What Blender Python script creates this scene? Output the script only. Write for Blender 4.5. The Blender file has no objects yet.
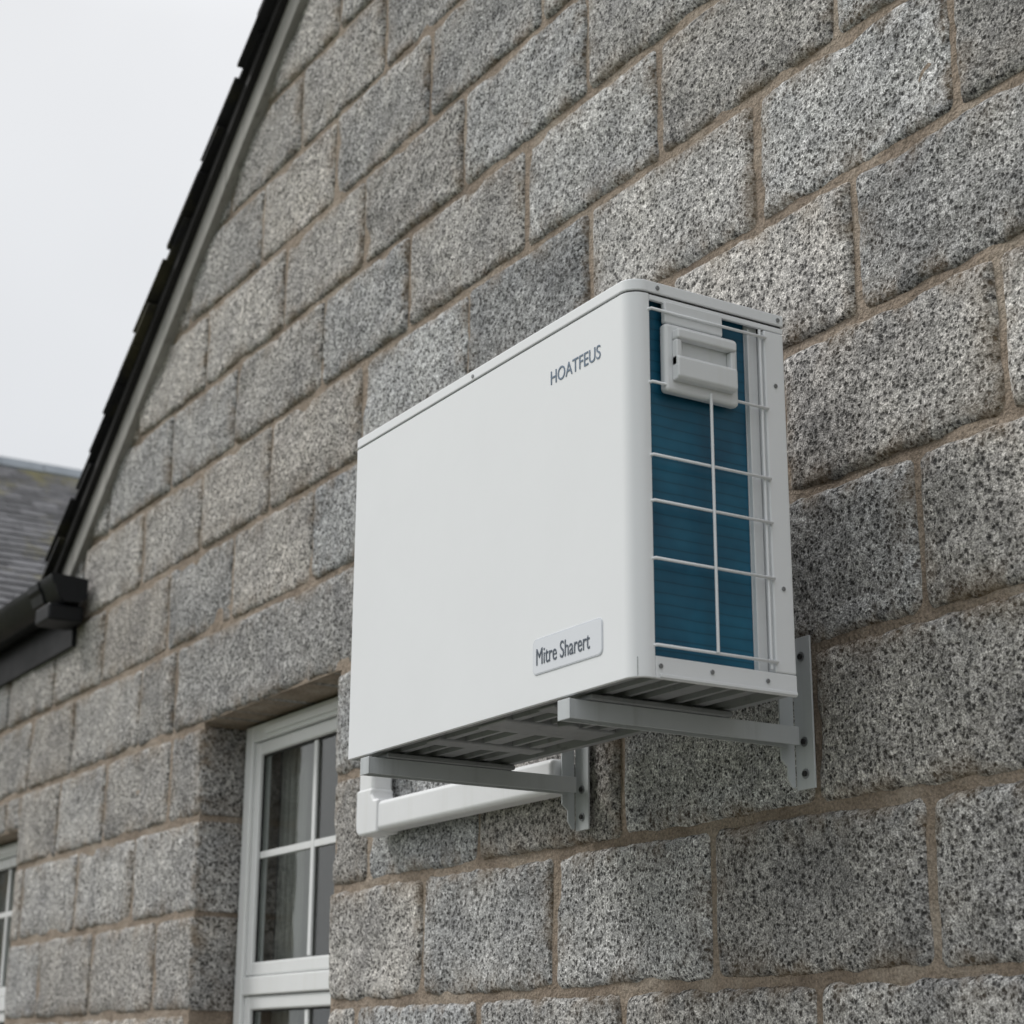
import bpy, bmesh, math, random
import numpy as np
from mathutils import Vector, Matrix
ZO=2.143
rng=random.Random(7)
# ---------------------------------------------------------------- camera solve
P=[1.8259, 0.55235, 0.29365, 0.00507, 2.52176, -2.38742, -0.64321]
def camvec():
    f,yaw,pit,roll,cx,cy,cz=P
    fw=np.array([-np.cos(yaw)*np.cos(pit),np.sin(yaw)*np.cos(pit),np.sin(pit)])
    r=np.cross(fw,[0,0,1]); r/=np.linalg.norm(r); u=np.cross(r,fw)
    r2=np.cos(roll)*r+np.sin(roll)*u; u2=-np.sin(roll)*r+np.cos(roll)*u
    return np.array([cx,cy,cz]),fw,r2,u2,f*1000
C,FW,R,U,F=camvec()
scene=bpy.context.scene
cd=bpy.data.cameras.new("camera"); co=bpy.data.objects.new("camera",cd)
scene.collection.objects.link(co); scene.camera=co
cd.sensor_width=36; cd.lens=F/1024*36; cd.clip_start=.05; cd.clip_end=3000
M=Matrix(((R[0],U[0],-FW[0],C[0]),(R[1],U[1],-FW[1],C[1]),(R[2],U[2],-FW[2],C[2]+ZO),(0,0,0,1)))
co.matrix_world=M
cd.dof.use_dof=True; cd.dof.focus_distance=3.75; cd.dof.aperture_fstop=4.5

# ---------------------------------------------------------------- helpers
def new_obj(name,me,mat=None,parent=None):
    o=bpy.data.objects.new(name,me); scene.collection.objects.link(o)
    if mat is not None:
        for m in (mat if isinstance(mat,(list,tuple)) else [mat]): me.materials.append(m)
    if parent: o.parent=parent
    return o
def empty(name,loc=(0,0,0)):
    o=bpy.data.objects.new(name,None); scene.collection.objects.link(o); o.empty_display_size=.2
    return o
def mesh(name,verts,faces,mat=None,parent=None,smooth=False):
    me=bpy.data.meshes.new(name); me.from_pydata([tuple(v) for v in verts],[],[tuple(f) for f in faces]); me.update()
    if smooth:
        for q in me.polygons: q.use_smooth=True
    return new_obj(name,me,mat,parent)
def fixn(o):
    bm=bmesh.new(); bm.from_mesh(o.data); bmesh.ops.recalc_face_normals(bm,faces=bm.faces); bm.to_mesh(o.data); bm.free()
def bevel(o,w,seg=2,ang=40):
    m=o.modifiers.new("bevel",'BEVEL'); m.width=w; m.segments=seg; m.limit_method='ANGLE'; m.angle_limit=math.radians(ang)
    for q in o.data.polygons: q.use_smooth=True
    m.harden_normals=True
    return o
def box(name,x0,x1,y0,y1,z0,z1,mat,parent=None,bw=0,seg=2):
    v=[(x,y,z) for x in (x0,x1) for y in (y0,y1) for z in (z0,z1)]
    fs=[(0,1,3,2),(4,6,7,5),(0,4,5,1),(2,3,7,6),(0,2,6,4),(1,5,7,3)]
    o=mesh(name,v,fs,mat,parent)
    fixn(o)
    if bw: bevel(o,bw,seg)
    return o
def prism(name,poly,axis,a,b,mat,parent=None,bw=0,seg=2):
    """poly: 2D list; axis 'x': poly=(y,z); 'y': (x,z); 'z': (x,y)"""
    def m(q,t):
        return {'x':(t,q[0],q[1]),'y':(q[0],t,q[1]),'z':(q[0],q[1],t)}[axis]
    n=len(poly); v=[m(q,a) for q in poly]+[m(q,b) for q in poly]
    fs=[tuple(range(n)),tuple(range(2*n-1,n-1,-1))]+[(i,(i+1)%n,n+(i+1)%n,n+i) for i in range(n)]
    o=mesh(name,v,fs,mat,parent); fixn(o)
    if bw: bevel(o,bw,seg)
    return o
def tube(name,pts,r,mat,parent=None,seg=10,cyclic=False):
    cu=bpy.data.curves.new(name,'CURVE'); cu.dimensions='3D'; cu.bevel_depth=r; cu.bevel_resolution=3; cu.use_fill_caps=True
    s=cu.splines.new('POLY'); s.points.add(len(pts)-1)
    for i,q in enumerate(pts): s.points[i].co=(*q,1)
    s.use_cyclic_u=cyclic
    o=bpy.data.objects.new(name,cu); scene.collection.objects.link(o)
    dg=bpy.context.evaluated_depsgraph_get()
    me=bpy.data.meshes.new_from_object(o.evaluated_get(dg)); bpy.data.objects.remove(o)
    for q in me.polygons: q.use_smooth=True
    return new_obj(name,me,mat,parent)
def cyl(name,c,axis,r,h,mat,parent=None,n=20,bw=0):
    poly=[(r*math.cos(2*math.pi*i/n),r*math.sin(2*math.pi*i/n)) for i in range(n)]
    i={'x':(1,2,0),'y':(0,2,1),'z':(0,1,2)}[axis]
    poly=[(c[i[0]]+a,c[i[1]]+b) for a,b in poly]
    return prism(name,poly,axis,c[i[2]],c[i[2]]+h,mat,parent,bw)
def hsh(ix,iy,iz,s):
    n=(ix*374761393+iy*668265263+iz*2147483647+s*1274126177)&0xffffffff
    n=((n^(n>>13))*1274126177)&0xffffffff
    return ((n^(n>>16))&0xffff)/65535.0
def vnoise(x,y,z,s=0):
    ix=np.floor(x).astype(np.int64);iy=np.floor(y).astype(np.int64);iz=np.floor(z).astype(np.int64)
    fx=x-ix;fy=y-iy;fz=z-iz
    fx=fx*fx*(3-2*fx);fy=fy*fy*(3-2*fy);fz=fz*fz*(3-2*fz)
    o=0
    for a in (0,1):
        for b in (0,1):
            for c in (0,1):
                w=(fx if a else 1-fx)*(fy if b else 1-fy)*(fz if c else 1-fz)
                o=o+w*hsh(ix+a,iy+b,iz+c,s)
    return o*2-1

# ---------------------------------------------------------------- materials
def mat(name):
    m=bpy.data.materials.new(name); m.use_nodes=True
    nt=m.node_tree; b=nt.nodes["Principled BSDF"]
    return m,nt,b
def N(nt,t,**k):
    n=nt.nodes.new(t)
    for a,v in k.items():
        if a in n.inputs: n.inputs[a].default_value=v
        else: setattr(n,a,v)
    return n
def ramp(nt,src,stops,interp='LINEAR'):
    r=nt.nodes.new("ShaderNodeValToRGB"); r.color_ramp.interpolation=interp
    e=r.color_ramp.elements
    while len(e)<len(stops): e.new(.5)
    for i,(q,cc) in enumerate(stops):
        e[i].position=q; e[i].color=(*cc,1) if len(cc)==3 else cc
    nt.links.new(src,r.inputs[0]); return r.outputs[0]
def g(v): return (v,v,v)
def mix(nt,a,b,fac,mode='MIX'):
    m=nt.nodes.new("ShaderNodeMix"); m.data_type='RGBA'; m.blend_type=mode
    for s,i in ((fac,0),(a,6),(b,7)):
        if hasattr(s,'is_linked') or hasattr(s,'links'): nt.links.new(s,m.inputs[i])
        else: m.inputs[i].default_value=(s if i==0 else (*s,1))
    return m.outputs[2]
def math_(nt,op,a,b=0.0):
    m=nt.nodes.new("ShaderNodeMath"); m.operation=op
    for i,s in enumerate((a,b)):
        if hasattr(s,'links'): nt.links.new(s,m.inputs[i])
        else: m.inputs[i].default_value=s
    return m.outputs[0]
def coords(nt,scale=None):
    t=nt.nodes.new("ShaderNodeTexCoord"); return t.outputs["Object"]
def noise(nt,co_,s,d=3,rough=.55,out="Fac"):
    n=N(nt,"ShaderNodeTexNoise"); n.inputs["Scale"].default_value=s; n.inputs["Detail"].default_value=d; n.inputs["Roughness"].default_value=rough
    nt.links.new(co_,n.inputs["Vector"]); return n.outputs[out]
def bump(nt,b,h,strength,dist):
    n=N(nt,"ShaderNodeBump"); n.inputs["Strength"].default_value=strength; n.inputs["Distance"].default_value=dist
    nt.links.new(h,n.inputs["Height"]); nt.links.new(n.outputs[0],b.inputs["Normal"])

def granite():
    m,nt,b=mat("granite"); c=coords(nt)
    nz=N(nt,"ShaderNodeTexNoise"); nz.inputs["Scale"].default_value=120; nz.inputs["Detail"].default_value=2; nz.inputs["Roughness"].default_value=.7; nt.links.new(c,nz.inputs["Vector"])
    vm=N(nt,"ShaderNodeVectorMath",operation='MULTIPLY_ADD'); nt.links.new(nz.outputs["Color"],vm.inputs[0]); vm.inputs[1].default_value=(.014,)*3; nt.links.new(c,vm.inputs[2])
    v=N(nt,"ShaderNodeTexVoronoi"); v.inputs["Scale"].default_value=92; nt.links.new(vm.outputs[0],v.inputs["Vector"])
    sep=N(nt,"ShaderNodeSeparateColor"); nt.links.new(v.outputs["Color"],sep.inputs[0])
    fine=noise(nt,c,250,2,.65)
    dist=math_(nt,'ADD',v.outputs["Distance"],math_(nt,'MULTIPLY',math_(nt,'SUBTRACT',sep.outputs[0],.5),.28))
    pit=ramp(nt,dist,[(.14,g(0)),(.46,g(1))])
    light=ramp(nt,sep.outputs[1],[(0,g(.29)),(.5,g(.41)),(1,g(.62))])
    base=mix(nt,g(.055),light,pit)
    f2=ramp(nt,fine,[(.34,g(.36)),(.5,g(.95)),(.66,g(1.8))])
    base=mix(nt,base,f2,.9,'MULTIPLY')
    big=noise(nt,c,4.5,4,.68)
    mot=ramp(nt,big,[(.3,(.60,.60,.605)),(.5,(.97,.965,.95)),(.72,(1.24,1.22,1.18))])
    base=mix(nt,base,mot,.9,'MULTIPLY')
    at=N(nt,"ShaderNodeAttribute",attribute_name="tone"); 
    base=mix(nt,base,at.outputs["Color"],1.0,'MULTIPLY')
    ed=N(nt,"ShaderNodeAttribute",attribute_name="edge")
    sn=noise(nt,c,8,3,.65)
    st=math_(nt,'MULTIPLY',ed.outputs["Fac"],ramp(nt,sn,[(.44,g(0)),(.60,g(1))]))
    base=mix(nt,base,(.20,.14,.08),math_(nt,'MULTIPLY',st,.7))
    nt.links.new(base,b.inputs["Base Color"]); b.inputs["Roughness"].default_value=.85; b.inputs["Specular IOR Level"].default_value=.3
    h=math_(nt,'ADD',math_(nt,'MULTIPLY',pit,.7),math_(nt,'MULTIPLY',noise(nt,c,26,4,.7),2.8))
    bump(nt,b,h,1.0,.005)
    return m
def mortar():
    m,nt,b=mat("mortar"); c=coords(nt)
    n1=noise(nt,c,5,4,.65); n2=noise(nt,c,150,2,.7)
    col=ramp(nt,n1,[(.3,(.19,.148,.113)),(.5,(.31,.25,.195)),(.72,(.40,.345,.285))])
    col=mix(nt,col,ramp(nt,n2,[(.3,g(.55)),(.7,g(1.3))]),.85,'MULTIPLY')
    nt.links.new(col,b.inputs["Base Color"]); b.inputs["Roughness"].default_value=.95
    bump(nt,b,math_(nt,'ADD',n2,math_(nt,'MULTIPLY',noise(nt,c,40,2),2.5)),1.0,.005)
    return m
def paint(name,col,rough=.4,dirt=.06,spec=.4,metal=0.0,streak=True):
    m,nt,b=mat(name); c=coords(nt)
    n1=noise(nt,c,3.5,4,.6)
    dk=tuple(x*(1-dirt*2.2) for x in col)
    fac=ramp(nt,n1,[(.38,g(0)),(.75,g(1))])
    cc=mix(nt,col,dk,math_(nt,'MULTIPLY',fac,.6))
    if streak:
        mp=N(nt,"ShaderNodeMapping"); mp.inputs["Scale"].default_value=(30,30,1.2); nt.links.new(c,mp.inputs[0])
        s=noise(nt,mp.outputs[0],1.0,3,.6)
        cc=mix(nt,cc,tuple(x*(1-dirt*3) for x in (col[0],col[1]*.99,col[2]*.95)),math_(nt,'MULTIPLY',ramp(nt,s,[(.55,g(0)),(.8,g(1))]),.6))
    nt.links.new(cc,b.inputs["Base Color"]); b.inputs["Roughness"].default_value=rough; b.inputs["Specular IOR Level"].default_value=spec; b.inputs["Metallic"].default_value=metal
    rr=ramp(nt,n1,[(.3,g(rough*.85)),(.7,g(min(1,rough*1.2)))]); nt.links.new(rr,b.inputs["Roughness"])
    return m
def glassmat():
    m,nt,b=mat("window_glass"); b.inputs["Base Color"].default_value=(.9,.95,.93,1); b.inputs["Roughness"].default_value=.01
    b.inputs["Transmission Weight"].default_value=1.0; b.inputs["IOR"].default_value=1.45
    c=coords(nt); bump(nt,b,noise(nt,c,1.6,1),.10,.02)
    return m
def slate(name,base,moss=.55):
    m,nt,b=mat(name); c=coords(nt)
    at=N(nt,"ShaderNodeAttribute",attribute_name="tone")
    n=noise(nt,c,9,5,.65)
    col=ramp(nt,n,[(.3,tuple(x*.7 for x in base)),(.7,tuple(x*1.25 for x in base))])
    col=mix(nt,col,at.outputs["Color"],1.0,'MULTIPLY')
    mo=ramp(nt,noise(nt,c,1.1,6,.75),[(.50,g(0)),(.62,g(1))])
    col=mix(nt,col,(.19,.17,.055),math_(nt,'MULTIPLY',mo,moss))
    nt.links.new(col,b.inputs["Base Color"]); b.inputs["Roughness"].default_value=.8; b.inputs["Specular IOR Level"].default_value=.25
    bump(nt,b,noise(nt,c,60,4,.6),.5,.004)
    return m
MG=granite(); MM=mortar()
WHITE=paint("white_painted_steel",(.81,.825,.845),.36,.02,.45,streak=False)
OFFW=paint("offwhite_plastic",(.72,.735,.75),.45,.03)
UND=paint("galvanised_base_pan",(.30,.31,.32),.45,.2,.5,.2)
BRK=paint("bracket_powder_coat",(.54,.565,.58),.42,.12,.5,.1)
PVC=paint("white_pvc",(.80,.81,.82),.35,.05,.5)
UPVC=paint("upvc_frame",(.80,.81,.81),.3,.04,.5)
BLK=paint("black_plastic_gutter",(.007,.008,.010),.42,.2,.28)
DARK=paint("dark_timber",(.012,.011,.011),.7,.2)
VERGE=paint("verge_mortar",(.34,.33,.31),.9,.25)
SCREW=paint("steel_screw",(.30,.31,.32),.35,.2,.5,.6)
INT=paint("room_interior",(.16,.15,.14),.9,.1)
CURT=paint("curtain_fabric",(.42,.41,.39),.9,.1)
INK=paint("printed_lettering",(.13,.18,.25),.5,.02,streak=False)
INK2=paint("badge_lettering",(.08,.10,.13),.5,.02,streak=False)
BADGE=paint("badge_plastic",(.72,.745,.79),.25,.01,.6,streak=False)
BADGE_RIM=paint("badge_rim",(.62,.65,.70),.25,.01,.6,streak=False)
RUB=paint("black_rubber",(.02,.02,.02),.6,.1)
RIDGE=paint("ridge_tile_clay",(.20,.225,.25),.8,.1)
GLASS=glassmat(); SL=slate("grey_slate",(.12,.12,.124),.75); SLD=slate("dark_slate",(.018,.018,.02),.2)
def coilmat():
    m,nt,b=mat("blue_coil_fins"); c=coords(nt)
    w=N(nt,"ShaderNodeTexWave",wave_type='BANDS',bands_direction='Z'); w.inputs["Scale"].default_value=15; w.inputs["Distortion"].default_value=.7; w.inputs["Detail"].default_value=1
    nt.links.new(c,w.inputs["Vector"])
    n=noise(nt,c,7,3,.6)
    col=ramp(nt,n,[(.3,(.007,.068,.125)),(.7,(.014,.125,.21))])
    col=mix(nt,col,ramp(nt,w.outputs["Fac"],[(0,g(.45)),(.08,g(.97)),(1,g(1.05))]),.6,'MULTIPLY')
    nt.links.new(col,b.inputs["Base Color"]); b.inputs["Roughness"].default_value=.38
    bump(nt,b,w.outputs["Fac"],.12,.002)
    return m
COIL=coilmat()

# ================================================================= STONE HOUSE
house=empty("stone_house")
C0=.32165; Z0=-.48433+ZO            # course height and datum
RK_M=.78; RKX=-5.12; RKZ=1.432+ZO-.19  # rake line
APX=-.3; 
def rake(x): 
    zl=RKZ+(x-RKX)*RK_M; zt=RKZ+(APX-RKX)*RK_M
    return np.minimum(zl, zt-(x-APX)*RK_M)
WING_TOP=1.26+ZO
XL,XR=-10.5,4.5
def top(x): return np.where(x<RKX+.0, WING_TOP, np.maximum(rake(x),np.where(x<-4.6,WING_TOP-.03,-9)))
openings=[(-3.374,-2.33,.95,Z0+3*C0),(-6.45,-5.43,.95,Z0+2*C0+.16)]
YB=.30
V=[];Fc=[];TONE=[];EDGE=[]
def addblock(x0,x1,z0,z1,tone,sd):
    m=.0094; x0+=m;x1-=m;z0+=m;z1-=m
    if x1-x0<.03 or z1-z0<.03: return
    step=.015 if x1>-2.6 else .028
    def ax(a,b):
        n=max(2,int((b-a-.05)/step)); mid=np.linspace(a+.025,b-.025,n)
        return np.concatenate([[a,a+.004,a+.009,a+.016],mid,[b-.016,b-.009,b-.004,b]])
    if x1-x0<.08 : xs=np.linspace(x0,x1,6)
    else: xs=ax(x0,x1)
    zs=np.linspace(z0,z1,6) if z1-z0<.08 else ax(z0,z1)
    X,Z=np.meshgrid(xs,zs); nx=len(xs);nz=len(zs)
    ex=np.minimum(X-x0,x1-X); ez=np.minimum(Z-z0,z1-Z); e=np.minimum(ex,ez)
    e2=np.where((ex<.022)&(ez<.022), .022-np.sqrt(np.clip(.022-ex,0,1)**2+np.clip(.022-ez,0,1)**2), e)
    e2=np.clip(e2,-.01,1)
    K=np.zeros_like(X)+sd*3.7
    w=np.exp(-e/.02)
    Xo=X+w*.005*vnoise(X*16,Z*16,K,1)+w*.0035*vnoise(X*60,Z*60,K,2)
    Zo=Z+w*.005*vnoise(X*16,Z*16,K,3)+w*.0035*vnoise(X*60,Z*60,K,4)
    prof=.013*np.exp(-np.clip(e2,0,1)/.007)+np.where(e2<0,-e2*.6,0)
    chip=np.clip(vnoise(X*9,Z*9,K,8)-.3,0,1)*np.exp(-e/.03)*.030
    amp=.0062*vnoise(X*5,Z*5,K,5)+.0048*vnoise(X*13,Z*13,K,6)+.0034*vnoise(X*32,Z*32,K,7)+.0014*vnoise(X*70,Z*70,K,11)
    Y=-.011+prof+chip+amp*(1-np.exp(-e/.012))+ (hsh(sd,3,5,1)-.5)*.006
    tz=top(Xo)-.005; Zo=np.minimum(Zo,tz)
    b0=len(V)
    for a,b_,c_ in zip(Xo.ravel(),Y.ravel(),Zo.ravel()): V.append((a,b_,c_))
    ee=np.exp(-e.ravel()/.03)
    EDGE.extend(ee.tolist()); TONE.extend([tone]*(nx*nz))
    for j in range(nz-1):
        for i in range(nx-1):
            q=b0+j*nx+i
            zz=Z[j,i]
            if zz>top(X[j,i])+.0 and zz>top(X[j,i+1]): continue
            Fc.append((q,q+1,q+nx+1,q+nx))
    ring=[(0,i) for i in range(nx)]+[(j,nx-1) for j in range(1,nz)]+[(nz-1,i) for i in range(nx-2,-1,-1)]+[(j,0) for j in range(nz-2,0,-1)]
    b1=len(V)
    for (j,i) in ring:
        for yy in (.05,.12,.20):
            nn=float(vnoise(np.array(yy*25.),np.array(Z[j,i]*14+X[j,i]*14),np.array(sd*1.7),9))*.003
            dx=(nn if i in(0,nx-1) and 0<j<nz-1 else 0)
            V.append((Xo[j,i]+dx,yy,min(Zo[j,i],float(top(Xo[j,i])))));EDGE.append(.25);TONE.append(tone)
    L=len(ring)
    for k in range(L):
        k2=(k+1)%L
        a=b0+ring[k][0]*nx+ring[k][1]; b_=b0+ring[k2][0]*nx+ring[k2][1]
        Fc.append((a,b1+3*k,b1+3*k2,b_))
        for t in (0,1): Fc.append((b1+3*k+t,b1+3*k+t+1,b1+3*k2+t+1,b1+3*k2+t))
sd=0
rows=range(-6,18)
OFFS={4:-.02,5:-.33,6:-.03,3:-.27,2:.13,1:-.22,0:.11,-1:-.24,7:-.35}
for k in rows:
    zb=Z0+k*C0; zt=zb+C0
    if zb<0: zb=max(zb,-.05)
    off=OFFS.get(k,-.25 if k%2 else .08)
    wB=.635
    js=[off+wB*n+(rng.uniform(-.018,.018) if n>-4 else rng.uniform(-.07,.07)) for n in range(-22,9)]
    js=[j for j in js if XL<j<XR]; js=[XL]+js+[XR]
    if k==3:
        js=[j for j in js if not(-3.85<j<-1.85)]+[-3.66,-2.06]; js.sort()
    cuts=[(a,b,c,d) for a,b,c,d in openings]
    for a,b in zip(js[:-1],js[1:]):
        if b-a<.02: continue
        segs=[(a,b,zb,zt)]
        for (ox0,ox1,oz0,oz1) in cuts:
            ns=[]
            for (s0,s1,t0,t1) in segs:
                if s1<=ox0 or s0>=ox1 or t1<=oz0+.02 or t0>=oz1-.02: ns.append((s0,s1,t0,t1)); continue
                if s0<ox0: ns.append((s0,ox0+.0105,t0,t1))
                if s1>ox1: ns.append((ox1-.0105,s1,t0,t1))
                if t1>oz1+.04: ns.append((max(s0,ox0),min(s1,ox1),oz1-.0,t1))
            segs=ns
        for (s0,s1,t0,t1) in segs:
            sd+=1
            if t0>float(np.max(top(np.array([s0,s1,(s0+s1)/2,min(max(APX,s0),s1)]))))-.03: continue
            v=rng.uniform(.76,1.10); 
            if rng.random()<.15: v*=.82
            wm=rng.uniform(-.02,.04)
            if s1<-2.2: v=v*.7+.31; wm+=.02
            tone=(v*(1+wm),v,v*(1-wm*1.1),1)
            addblock(s0,s1,t0,t1,tone,sd)
me=bpy.data.meshes.new("granite_blocks"); me.from_pydata(V,[],Fc); me.update()
ca=me.color_attributes.new("tone",'FLOAT_COLOR','POINT'); ca.data.foreach_set("color",np.array(TONE,dtype=np.float32).ravel())
ea=me.attributes.new("edge",'FLOAT','POINT'); ea.data.foreach_set("value",np.array(EDGE,dtype=np.float32))
for q in me.polygons: q.use_smooth=True
ob=new_obj("granite_blocks",me,MG,house)
# mortar core with openings cut
zt=float(rake(np.array(APX)))
poly=[(XL,-.1),(XR,-.1),(XR,float(rake(np.array(XR)))),(APX,zt),(RKX+(WING_TOP-RKZ)/RK_M,WING_TOP),(XL,WING_TOP)]
core=prism("mortar_wall_core",poly,'y',.001,YB,MM,house)
for i,(a,b,c_,d) in enumerate(openings):
    cut=box("cut%d"%i,a-.006,b+.006,-.5,1,c_-.006,d+.006,None)
    md=core.modifiers.new("b",'BOOLEAN'); md.object=cut; md.operation='DIFFERENCE'; md.solver='EXACT'
    dg=bpy.context.evaluated_depsgraph_get(); nm=bpy.data.meshes.new_from_object(core.evaluated_get(dg))
    core.modifiers.clear(); core.data=nm; bpy.data.objects.remove(cut)
# windows
def window(name,x0,x1,z0,z1,yf,bars=True,transom=None,hbar=None):
    w=empty(name); w.parent=house
    fr=.058
    box("frame_left",x0,x0+fr,yf,yf+.07,z0,z1,UPVC,w,.006)
    box("frame_right",x1-fr,x1,yf,yf+.07,z0,z1,UPVC,w,.006)
    box("frame_head",x0+fr,x1-fr,yf+.001,yf+.069,z1-fr,z1,UPVC,w,.006)
    box("frame_sill",x0+fr,x1-fr,yf+.001,yf+.069,z0,z0+fr,UPVC,w,.006)
    box("trickle_vent",x0+.18,x1-.18,yf-.012,yf,z1-.045,z1-.02,UPVC,w,.003)
    a0,a1=x0+fr,x1-fr
    def sash(tag,b0,b1):
        s=.045; ys=yf+.012
        box(tag+"_left",a0+.003,a0+s,ys,ys+.05,b0,b1,UPVC,w,.008)
        box(tag+"_right",a1-s,a1-.003,ys,ys+.05,b0,b1,UPVC,w,.008)
        box(tag+"_top",a0+s,a1-s,ys+.001,ys+.049,b1-s,b1,UPVC,w,.008)
        box(tag+"_bottom",a0+s,a1-s,ys+.001,ys+.049,b0,b0+s,UPVC,w,.008)
        box(tag+"_gasket_left",a0+s,a0+s+.005,ys+.014,ys+.021,b0+s,b1-s,RUB,w)
        box(tag+"_gasket_top",a0+s+.005,a1-s,ys+.014,ys+.021,b1-s-.005,b1-s,RUB,w)
        box(tag+"_glass",a0+s-.01,a1-s+.01,ys+.022,ys+.028,b0+s-.01,b1-s+.01,GLASS,w)
        xm=(a0+a1)/2
        box(tag+"_bar_vertical",xm-.012,xm+.012,ys+.012,ys+.0215,b0+s+.005,b1-s-.005,UPVC,w,.003)
        return b0+s,b1-s,ys
    t=transom
    box("transom",a0,a1,yf+.002,yf+.068,t-.03,t+.03,UPVC,w,.006)
    lo,hi,ys=sash("upper_sash",t+.032,z1-fr-.003)
    hb=hbar
    xm=(a0+a1)/2
    box("upper_bar_left",a0+.050,xm-.0125,ys+.0125,ys+.021,hb-.012,hb+.012,UPVC,w,.003)
    box("upper_bar_right",xm+.0125,a1-.048,ys+.0125,ys+.021,hb-.012,hb+.012,UPVC,w,.003)
    sash("lower_sash",z0+fr+.003,t-.032)
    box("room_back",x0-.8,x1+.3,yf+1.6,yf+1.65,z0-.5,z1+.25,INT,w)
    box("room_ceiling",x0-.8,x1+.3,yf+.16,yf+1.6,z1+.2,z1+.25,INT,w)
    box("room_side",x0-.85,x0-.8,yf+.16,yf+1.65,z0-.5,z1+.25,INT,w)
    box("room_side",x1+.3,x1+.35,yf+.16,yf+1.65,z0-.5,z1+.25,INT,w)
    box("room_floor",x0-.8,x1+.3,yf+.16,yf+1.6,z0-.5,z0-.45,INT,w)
    cv=[];cf=[];n=60
    for i in range(n+1):
        u=i/n; xx=x0+.02+u*.26; yy=yf+.14+.022*math.sin(u*34)+.006*math.sin(u*91)
        cv+=[(xx,yy,z0+.02),(xx+.02*math.sin(u*9),yy,z1-.02)]
    for i in range(n): cf.append((2*i,2*i+2,2*i+3,2*i+1))
    mesh("curtain",cv,cf,CURT,w,True)
    box("stone_sill",x0-.05,x1+.05,-.06,yf+.03,z0-.11,z0-.002,VERGE,w,.008)
window("casement_window",-3.36,-2.33,.96,openings[0][3]-.004,.150,transom=-.40+ZO,hbar=.03+ZO)
window("casement_window",-6.45,-5.43,.96,openings[1][3]-.004,.10,transom=-.40+ZO,hbar=.0+ZO)

# roof of gable: verge
def on_rake(x,d):
    L=math.hypot(1,RK_M); return (x-d*RK_M/L, RKZ+(x-RKX)*RK_M+d/L)
def rakestrip(name,d0,d1,y0,y1,m,xa=RKX+.06,xb=APX,bw=.004):
    pts=[on_rake(xa,d0),on_rake(xb+ d0*0,d0),on_rake(xb,d1),on_rake(xa,d1)]
    return prism(name,pts,'y',y0,y1,m,house,bw)
rakestrip("verge_mortar_fillet",-.075,.035,-.04,.06,VERGE)
rakestrip("roof_deck",.037,.075,-.02,8,DARK,xa=RKX+.02)
rakestrip("verge_undercloak",.022,.062,-.068,-.0415,DARK,xa=RKX+.02)
sv=[];sf=[];tn=[]
L=math.hypot(1,RK_M); ux,uz=1/L,RK_M/L; nx_,nz_=-RK_M/L,1/L
s=-.02; total=(APX-RKX)*L
while s<total:
    for col in range(26):
        y0=-.088+col*.30-(0.15 if (int(round(s/.2))%2 and col) else 0); y1=y0+.295
        if col==0: y0-=rng.uniform(-.006,.02)
        l=.36; b=.078+ .018+(rng.uniform(-.004,.010) if col==0 else 0); th=rng.uniform(.008,.016)
        a=(RKX+ux*s,RKZ+uz*s)
        def pt(t,n): return (a[0]+ux*t+nx_*n,a[1]+uz*t+nz_*n)
        p0=pt(rng.uniform(-.014,.014),b+.006);p1=pt(l,b-.016);p2=pt(l,b-.016-th);p3=pt(0,b+.006-th)
        q=len(sv)
        for yy in (y0,y1):
            for w in (p0,p1,p2,p3): sv.append((w[0],yy,w[1]))
        sf+= [(q,q+1,q+2,q+3),(q+7,q+6,q+5,q+4),(q,q+4,q+5,q+1),(q+1,q+5,q+6,q+2),(q+2,q+6,q+7,q+3),(q+3,q+7,q+4,q)]
        t_=rng.uniform(.7,1.3); tn+=[(t_,t_,t_,1)]*8
    s+=.2
so=mesh("roof_slates",sv,sf,SLD,house); ca=so.data.color_attributes.new("tone",'FLOAT_COLOR','POINT'); ca.data.foreach_set("color",np.array(tn,dtype=np.float32).ravel()); fixn(so)
zr=RKZ+(APX-RKX)*RK_M
prism("roof_slope",[(APX,zr+.04),(XR+.3,zr+.04-(XR+.3-APX)*RK_M),(XR+.3,zr+.12-(XR+.3-APX)*RK_M),(APX,zr+.12)],'y',-.09,8,DARK,house)
box("rear_wall",XL,XR,7.6,7.9,0,2.9,MM,house)
box("side_wall",XR-.3,XR,.3,7.6,0,2.2,MM,house)

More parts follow.
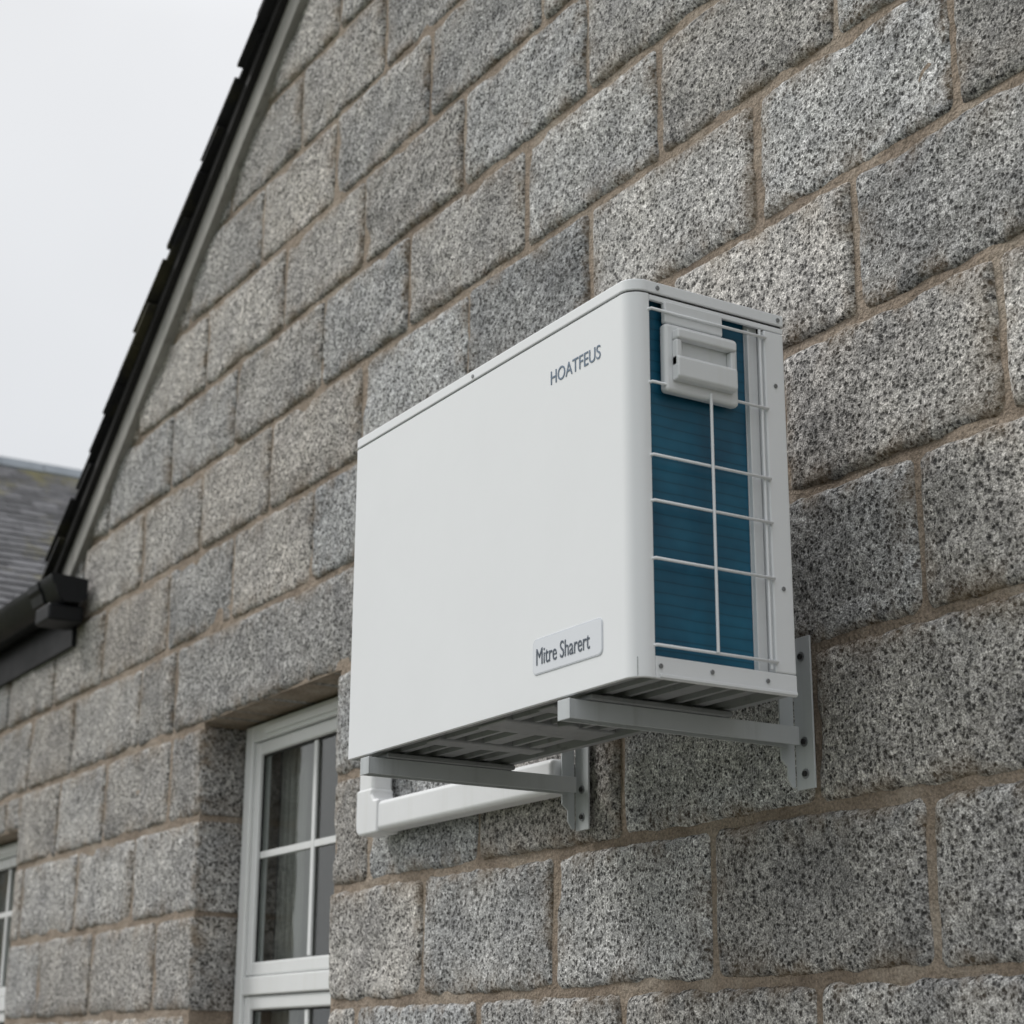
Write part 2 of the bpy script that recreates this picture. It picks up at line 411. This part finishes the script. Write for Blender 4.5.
# wing: eaves, fascia, gutter
prism("wing_roof",[(-.02,WING_TOP+.03),(4,WING_TOP+2.0),(4,WING_TOP+2.08),(-.06,WING_TOP+.09)],'x',XL,RKX-.12,DARK,house)
box("fascia_board",XL,-4.80,-.035,-.016,WING_TOP-.24,WING_TOP+.03,BLK,house,.003)
def gutter(x0,x1,zc,y,S=1.28):
    o=[(0,0.0),(0,-.062),(-.02,-.078),(-.07,-.082),(-.098,-.06),(-.108,-.03),(-.118,-.018),(-.122,.004),(-.116,.008)]
    inn=[(-.112,.002),(-.10,-.026),(-.09,-.055),(-.066,-.074),(-.022,-.07),(-.006,-.058),(-.006,0)]
    o=[(y+a*S,b*S) for a,b in o]; inn=[(y+a*S,b*S) for a,b in inn]
    poly=[(a,zc+b) for a,b in o+inn]
    prism("gutter_channel",poly,'x',x0,x1,BLK,house,.002)
    prism("gutter_end_cap",[(a,zc+b) for a,b in o],'x',x1,x1+.006,BLK,house)
    prism("gutter_joint",[(a-.004*(1 if a<y-.05 else -1)-.002,zc+b-.004) for a,b in o],'x',x1-.30,x1-.16,BLK,house)
    box("gutter_outlet_box",x1-.20,x1-.02,y-.15,y,zc-.18,zc-.108,BLK,house,.012)
gutter(XL,-4.64,WING_TOP+.01,-.036)

# ================================================================= NEIGHBOUR
nb=empty("slate_roofed_house")
XN=-15.0; ZR=5.10+ZO; SLP=.65
box("walls",XN-4,XN+3.6,-2.2,11,0,ZR-SLP*4.1-.12,MM,nb)
sv=[];sf=[];tn=[]
Ls=math.hypot(1,SLP); dx,dz=1/Ls,-SLP/Ls
ln=4.0*Ls; nrow=int(ln/.17)
for i in range(nrow):
    s0=i*.17
    y=-2.6+(.13 if i%2 else 0)+rng.uniform(-.02,.02)
    while y<11:
        wd=.26+rng.uniform(-.02,.02)
        t0,t1=s0,s0+.2; h0,h1=.02,.034+rng.uniform(0,.005)
        q=len(sv); yy0=y+.003; yy1=y+wd-.003
        jj=rng.uniform(-.009,.009)
        for (t,h) in ((t0,h0),(t1+jj,h1),(t1+jj,h1-.009),(t0,h0-.009)):
            for yy in (yy0,yy1): sv.append((XN+dx*t-dz*h,yy,ZR+dz*t+dx*h))
        sf+=[(q,q+1,q+3,q+2),(q+2,q+3,q+5,q+4),(q,q+2,q+4,q+6),(q+1,q+7,q+5,q+3)]
        t_=rng.uniform(.65,1.3); tn+=[(t_,t_,t_*1.02,1)]*8
        y+=wd
so=mesh("roof_slates",sv,sf,SL,nb); ca=so.data.color_attributes.new("tone",'FLOAT_COLOR','POINT'); ca.data.foreach_set("color",np.array(tn,dtype=np.float32).ravel())
prism("roof_deck",[(XN,ZR),(XN+4.1,ZR-SLP*4.1),(XN+4.1,ZR-SLP*4.1-.1),(XN,ZR-.1),(XN-4.2,ZR-SLP*4.2-.1),(XN-4.2,ZR-SLP*4.2)],'y',-2.58,11,DARK,nb)
yy=-2.6
while yy<11:
    prism("ridge_tile",[(XN-.16,ZR-.05),(XN,ZR+.085),(XN+.16,ZR-.05),(XN+.16,ZR-.075),(XN,ZR+.055),(XN-.16,ZR-.075)],'y',yy,yy+.44,RIDGE,nb,.004); yy+=.45

# ================================================================= AIR CONDITIONER
ac=empty("air_conditioner_outdoor_unit")
W,D,H=1.10907,.36124,.75; GAP=.2182
yB=-GAP; yF=-(GAP+D); zb=ZO
RC=.036
def arc(cx,cy,r,a0,a1,n=10):
    return [(cx+r*math.cos(math.radians(a0+(a1-a0)*i/n)),cy+r*math.sin(math.radians(a0+(a1-a0)*i/n))) for i in range(n+1)]
LID=.026
SY0=yF+.042
SY1=yB-.050
ZA,ZBt=.040,.712
t=.008
def shell(t,extra=0):
    outer=[(-W,yB),(-W,yF+.014)]+arc(-W+.014,yF+.014,.014,180,270,5)+arc(-RC,yF+RC,RC,270,360,14)+[(0,SY0)]
    inner=[(-t,SY0)]+[(x,y) for x,y in reversed(arc(-RC,yF+RC,RC-t,270,360,14))]+[(-W+t+.006,yF+t),(-W+t,yF+t+.006),(-W+t,yB)]
    return outer+inner
casing=prism("front_casing",shell(t),'z',zb,zb+H-LID,WHITE,ac,.0015,1)
lo=.0006
lid=[(-W-lo,yB+lo),(-W-lo,yF+.014)]+arc(-W+.014,yF+.014,.014+lo,180,270,5)+arc(-RC,yF+RC,RC+lo,270,360,14)+[(lo,yB+lo)]
prism("top_cover",lid,'z',zb+H-LID+.0035,zb+H,WHITE,ac,.004,3)
lid2=[(-W+.004,yB-.004),(-W+.004,yF+.016)]+[(-W+.016,yF+.004)]+arc(-RC,yF+RC,RC-.004,270,360,14)+[(-.004,yB-.004)]
prism("cover_gasket",lid2,'z',zb+H-LID-.002,zb+H-LID+.0040,RUB,ac)
box("side_top_rail",-t,-.0005,SY0+.0005,yB,zb+ZBt,zb+H-LID-.001,WHITE,ac,.002)
box("side_bottom_rail",-t,-.0005,SY0+.0005,yB,zb,zb+ZA,WHITE,ac,.002)
box("side_rear_post",-.03,0,SY1+.001,yB,zb+ZA+.0005,zb+ZBt-.0005,WHITE,ac,.004)
box("opening_front_return",-.028,-t-.0005,SY0-.004,SY0,zb+ZA,zb+ZBt,WHITE,ac)
box("side_bottom_lip",.0002,.003,yF+.05,yB-.002,zb+.002,zb+.008,WHITE,ac,.001)
box("coil_fins",-.075,-.020,SY0-.006,SY1-.034,zb+.03,zb+.72,COIL,ac)
box("coil_end_plate",-.07,-.017,SY1-.033,SY1-.002,zb+.03,zb+.72,OFFW,ac,.003)
box("coil_end_flange",-.0168,-.008,SY1-.033,SY1-.028,zb+.042,zb+.708,OFFW,ac,.001)
box("rear_panel",-W+.01,-.031,yB-.006,yB-.001,zb+.03,zb+H-LID,UND,ac)
yw0,yw1=SY0-.004,SY1+.004
for i,zz in enumerate([.692,.548,.408,.322,.215,.058]):
    tube("guard_wire_h%d"%i,[(-.004,yw0-.0,zb+zz),(.006,yw0+.004,zb+zz),(.006,yw1-.004,zb+zz),(-.004,yw1,zb+zz)],.0030,WHITE,ac)
ym=SY0+ (SY1-SY0)*.48
tube("guard_wire_vertical",[(.0115,ym,zb+.548),(.0115,ym,zb+.058)],.0030,WHITE,ac)
tube("guard_wire_rear",[(.0005,SY1-.010,zb+.708),(.0005,SY1-.010,zb+.045)],.003,WHITE,ac)
# handle
hy0,hy1,hz0,hz1=SY0+.028,SY0+.198,.535,.690
box("handle_plate",-.012,.010,hy0,hy1,zb+hz0,zb+hz1-.02,OFFW,ac,.008,3)
gy0,gy1=hy0+.014,hy1-.018
box("handle_grip_top",.0102,.030,gy0,gy1,zb+.636,zb+.655,OFFW,ac,.004,2)
box("handle_grip_left",.0102,.026,gy0,gy0+.012,zb+.583,zb+.6355,OFFW,ac,.003,2)
box("handle_grip_right",.0102,.026,gy1-.012,gy1,zb+.583,zb+.6355,OFFW,ac,.003,2)
prism("handle_grip_bar",[(.0102,zb+.556),(.024,zb+.556),(.030,zb+.562),(.030,zb+.598),(.024,zb+.604),(.0102,zb+.604)],'y',gy0+.0,gy1-.0,OFFW,ac,.003,2)
box("handle_upper_plate",-.010,.004,hy0+.004,hy1-.03,zb+.672,zb+.716,OFFW,ac,.004)
def screw(name,x,y,z,ax='x',r=.0044,par=ac):
    if ax=='x': cyl(name,(x,y,z),'x',r,.0025,SCREW,par,12,.0008)
    else: cyl(name,(x,y-.003,z),'y',r,.003,SCREW,par,12,.0008)
for i,(yy,zz) in enumerate([(yF+.052,.022),(yF+.165,.024),(yB-.07,.022),(yF+.06,.738),(yB-.014,.738),(yB-.025,.60),(yB-.025,.2)]):
    screw("panel_screw_%d"%i,.0002 if zz<.73 else lo,yy,zb+zz)
screw("lid_screw",-.57,yF-lo+.001,zb+H-.014,'y',.0045)
def text(name,s,loc,size,m,sx=1.0,ext=.0004,bold=0):
    cu=bpy.data.curves.new(name,'FONT'); cu.body=s; cu.size=size; cu.extrude=ext; cu.offset=bold
    o=bpy.data.objects.new(name,cu); scene.collection.objects.link(o)
    dg=bpy.context.evaluated_depsgraph_get(); me=bpy.data.meshes.new_from_object(o.evaluated_get(dg)); bpy.data.objects.remove(o)
    x=new_obj(name,me,m,ac); x.rotation_euler=(math.radians(90),0,0); x.location=loc; x.scale=(sx,1,1)
    return x
text("printed_lettering","HOATFEUS",(-.272,yF-.0006,zb+.620),.040,INK,.88)
bx0,bx1,bz0,bz1=-.332,-.100,.055,.124
def rrect(o,r):
    pl=[]
    for cx,cz,a in ((bx1-r-o,bz1-r-o,0),(bx0+r+o,bz1-r-o,90),(bx0+r+o,bz0+r+o,180),(bx1-r-o,bz0+r+o,270)):
        pl+=[(q[0],zb+q[1]) for q in arc(cx,cz,r,a,a+90,5)]
    return pl
prism("badge_rim",rrect(0,.012),'y',yF-.0016,yF+.001,BADGE_RIM,ac,.0006,1)
prism("badge_plate",rrect(.0025,.010),'y',yF-.0021,yF-.0012,BADGE,ac)
text("badge_lettering","Mitre Sharert",(bx0+.012,yF-.0026,zb+.073),.046,INK2,.72)
# base pan underside: recessed, ribbed
prof=[(yF+.010,.03),(yF+.010,.003),(yF+.026,.003),(yF+.032,.030)]
yy=yF+.056; 
for wv in (.030,.022,.052,.022,.036,.022):
    prof+=[(yy,.030),(yy+.006,.006),(yy+wv-.006,.006),(yy+wv,.030)]; yy+=wv+.020
prof+=[(yB-.030,.030),(yB-.024,.003),(yB-.006,.003),(yB-.006,.03)]
prof=[q for i,q in enumerate(prof) if i>=len(prof)-4 or q[0]<yB-.031]
prism("base_pan",[(a,zb+b) for a,b in prof]+[(yB-.006,zb+.036),(yF+.010,zb+.036)],'x',-W+.010,-.010,UND,ac)
for i,(xx,ww) in enumerate(((-.36,.03),(-.56,.055),(-.80,.03))):
    box("base_cross_rib",xx-ww,xx+ww,yF+.045,yB-.05,zb+.0015,zb+.02,UND,ac,.005)
cyl("drain_socket",(-.47,yF+.17,zb+.006),'z',.022,-.012,UND,ac,24,.003)
for i,xx in enumerate((-.2129,-.9967)):
    box("mounting_foot_%d"%i,xx-.055,xx+.03,yF+.030,yB-.006,zb-.009,zb+.002,UND,ac,.003)
    for j,q in enumerate((yF+.06,yB-.05)): cyl("foot_bolt_%d_%d"%(i,j),(xx-.036,q,zb-.0095),'z',.008,-.010,SCREW,ac,6)

# ================================================================= WALL BRACKETS
def bracket(x):
    b=empty("wall_bracket")
    zt=zb-.0095; hgt=.036; wd=.038; ya=yF-.008
    ch=[(x-wd/2,zt),(x+wd/2,zt),(x+wd/2,zt-hgt),(x+wd/2-.003,zt-hgt),(x+wd/2-.003,zt-.003),(x-wd/2+.003,zt-.003),(x-wd/2+.003,zt-hgt),(x-wd/2,zt-hgt)]
    prism("arm_channel",ch,'y',ya,-.052,BRK,b,.001,1)
    box("arm_end_cap",x-wd/2-.001,x+wd/2+.001,ya-.003,ya,zt-hgt-.001,zt+.001,BRK,b,.0015)
    z1=zb+.175; z0=zb-.128
    box("upright_wall_plate",x-.020,x+.034,-.030,-.0255,z0,z1,BRK,b,.0012)
    web=[(-.031,z1-.0),(-.062,z1-.008),(-.066,z1-.02),(-.066,z0+.060),(-.050,z0+.046),(-.050,z0+.022),(-.038,z0+.004),(-.031,z0+.004)]
    prism("upright_web",web,'x',x-.0255,x-.0205,BRK,b,.001,1)
    for i,zz in enumerate((z1-.04,zb-.035,z0+.03)):
        cyl("anchor_bolt_%d"%i,(x+.008,-.0305,zz),'y',.006,-.005,RUB,b,6)
        cyl("anchor_washer_%d"%i,(x+.008,-.0303,zz),'y',.010,-.0015,SCREW,b,20)
    return b
bracket(-.2129); bracket(-.9967)

# ================================================================= PIPE TRUNKING
tr=empty("pipe_trunking")
yt0,yt1=-.088,-.022
xa,xb=-2.01,-1.03; zlow=-.042+ZO; hh=.082
box("horizontal_cover",xa+.10,xb,yt0,yt1,zlow,zlow+hh,PVC,tr,.014,3)
box("vertical_cover",xa-.003,xa+hh-.003,yt0,yt1,zlow+.11,zlow+.34,PVC,tr,.012,3)
el=[(xa-.006,zlow+.12),(xa-.006,zlow+.02)]+[(q[0],q[1]) for q in arc(xa+.02,zlow+.02,.026,180,270,4)][1:]+[(xa+.12,zlow-.006),(xa+.12,zlow+hh+.005),(xa+hh+.015,zlow+hh+.005),(xa+hh+.002,zlow+hh+.02),(xa+hh+.002,zlow+.12)]
prism("elbow_cover",el,'y',yt0-.005,yt1,PVC,tr,.008,3)
box("wall_entry_cap",xa-.02,xa+hh+.015,yt0-.012,yt1,zlow+.34,zlow+.45,PVC,tr,.02,3)

# ================================================================= GROUND
gm,nt,b=mat("grass"); c=coords(nt)
col=ramp(nt,noise(nt,c,1.2,6,.7),[(.3,(.04,.06,.02)),(.7,(.10,.12,.05))]); nt.links.new(col,b.inputs["Base Color"]); b.inputs["Roughness"].default_value=.95
bump(nt,b,noise(nt,c,40,4),1,.03)
mesh("ground",[(-1500,-1500,0),(1500,-1500,0),(1500,1500,0),(-1500,1500,0)],[(0,1,2,3)],gm)
pm,nt,b=mat("paving"); c=coords(nt)
br=N(nt,"ShaderNodeTexBrick"); br.inputs["Scale"].default_value=1.1; br.inputs["Color1"].default_value=(.26,.25,.235,1); br.inputs["Color2"].default_value=(.31,.30,.285,1); br.inputs["Mortar"].default_value=(.12,.11,.1,1); br.inputs["Mortar Size"].default_value=.008
nt.links.new(c,br.inputs[0]); nt.links.new(mix(nt,br.outputs[0],ramp(nt,noise(nt,c,8,5),[(.3,g(.8)),(.7,g(1.15))]),.8,'MULTIPLY'),b.inputs["Base Color"]); b.inputs["Roughness"].default_value=.85
mesh("paved_path",[(-12,-2.6,.004),(8,-2.6,.004),(8,.004,.004),(-12,.004,.004)],[(0,1,2,3)],pm)

# ================================================================= SKY / LIGHT
w=bpy.data.worlds.new("World"); scene.world=w; w.use_nodes=True
nt=w.node_tree; bg=nt.nodes["Background"]
sk=N(nt,"ShaderNodeTexSky"); sk.sky_type='NISHITA'; sk.sun_disc=False; sk.dust_density=6; sk.air_density=1.5
tc=N(nt,"ShaderNodeTexCoord")
sp=N(nt,"ShaderNodeSeparateXYZ"); nt.links.new(tc.outputs["Generated"],sp.inputs[0])
gr=ramp(nt,sp.outputs[2],[(0,(7.1,7.3,7.6)),(.25,(7.7,7.9,8.2)),(.52,(9.1,9.2,9.4)),(1,(19,19.2,19.5))])
cl=noise(nt,tc.outputs["Generated"],1.8,4,.5)
gr=mix(nt,gr,ramp(nt,cl,[(.3,g(.90)),(.7,g(1.07))]),1,'MULTIPLY')
skm=mix(nt,gr,sk.outputs[0],.08)
nt.links.new(skm,bg.inputs[0]); bg.inputs[1].default_value=.1
sl=bpy.data.lights.new("sun","SUN"); sl.energy=1.45; sl.angle=math.radians(12); sl.color=(1,.985,.96)
s=bpy.data.objects.new("sun",sl); scene.collection.objects.link(s)
d=Vector((-.66,-.60,.85)).normalized()
s.rotation_euler=d.to_track_quat('Z','Y').to_euler()
sk.sun_elevation=math.asin(d.z); sk.sun_rotation=math.atan2(d.x,d.y)
scene.view_settings.view_transform='Standard'; scene.view_settings.look='None'; scene.view_settings.exposure=0
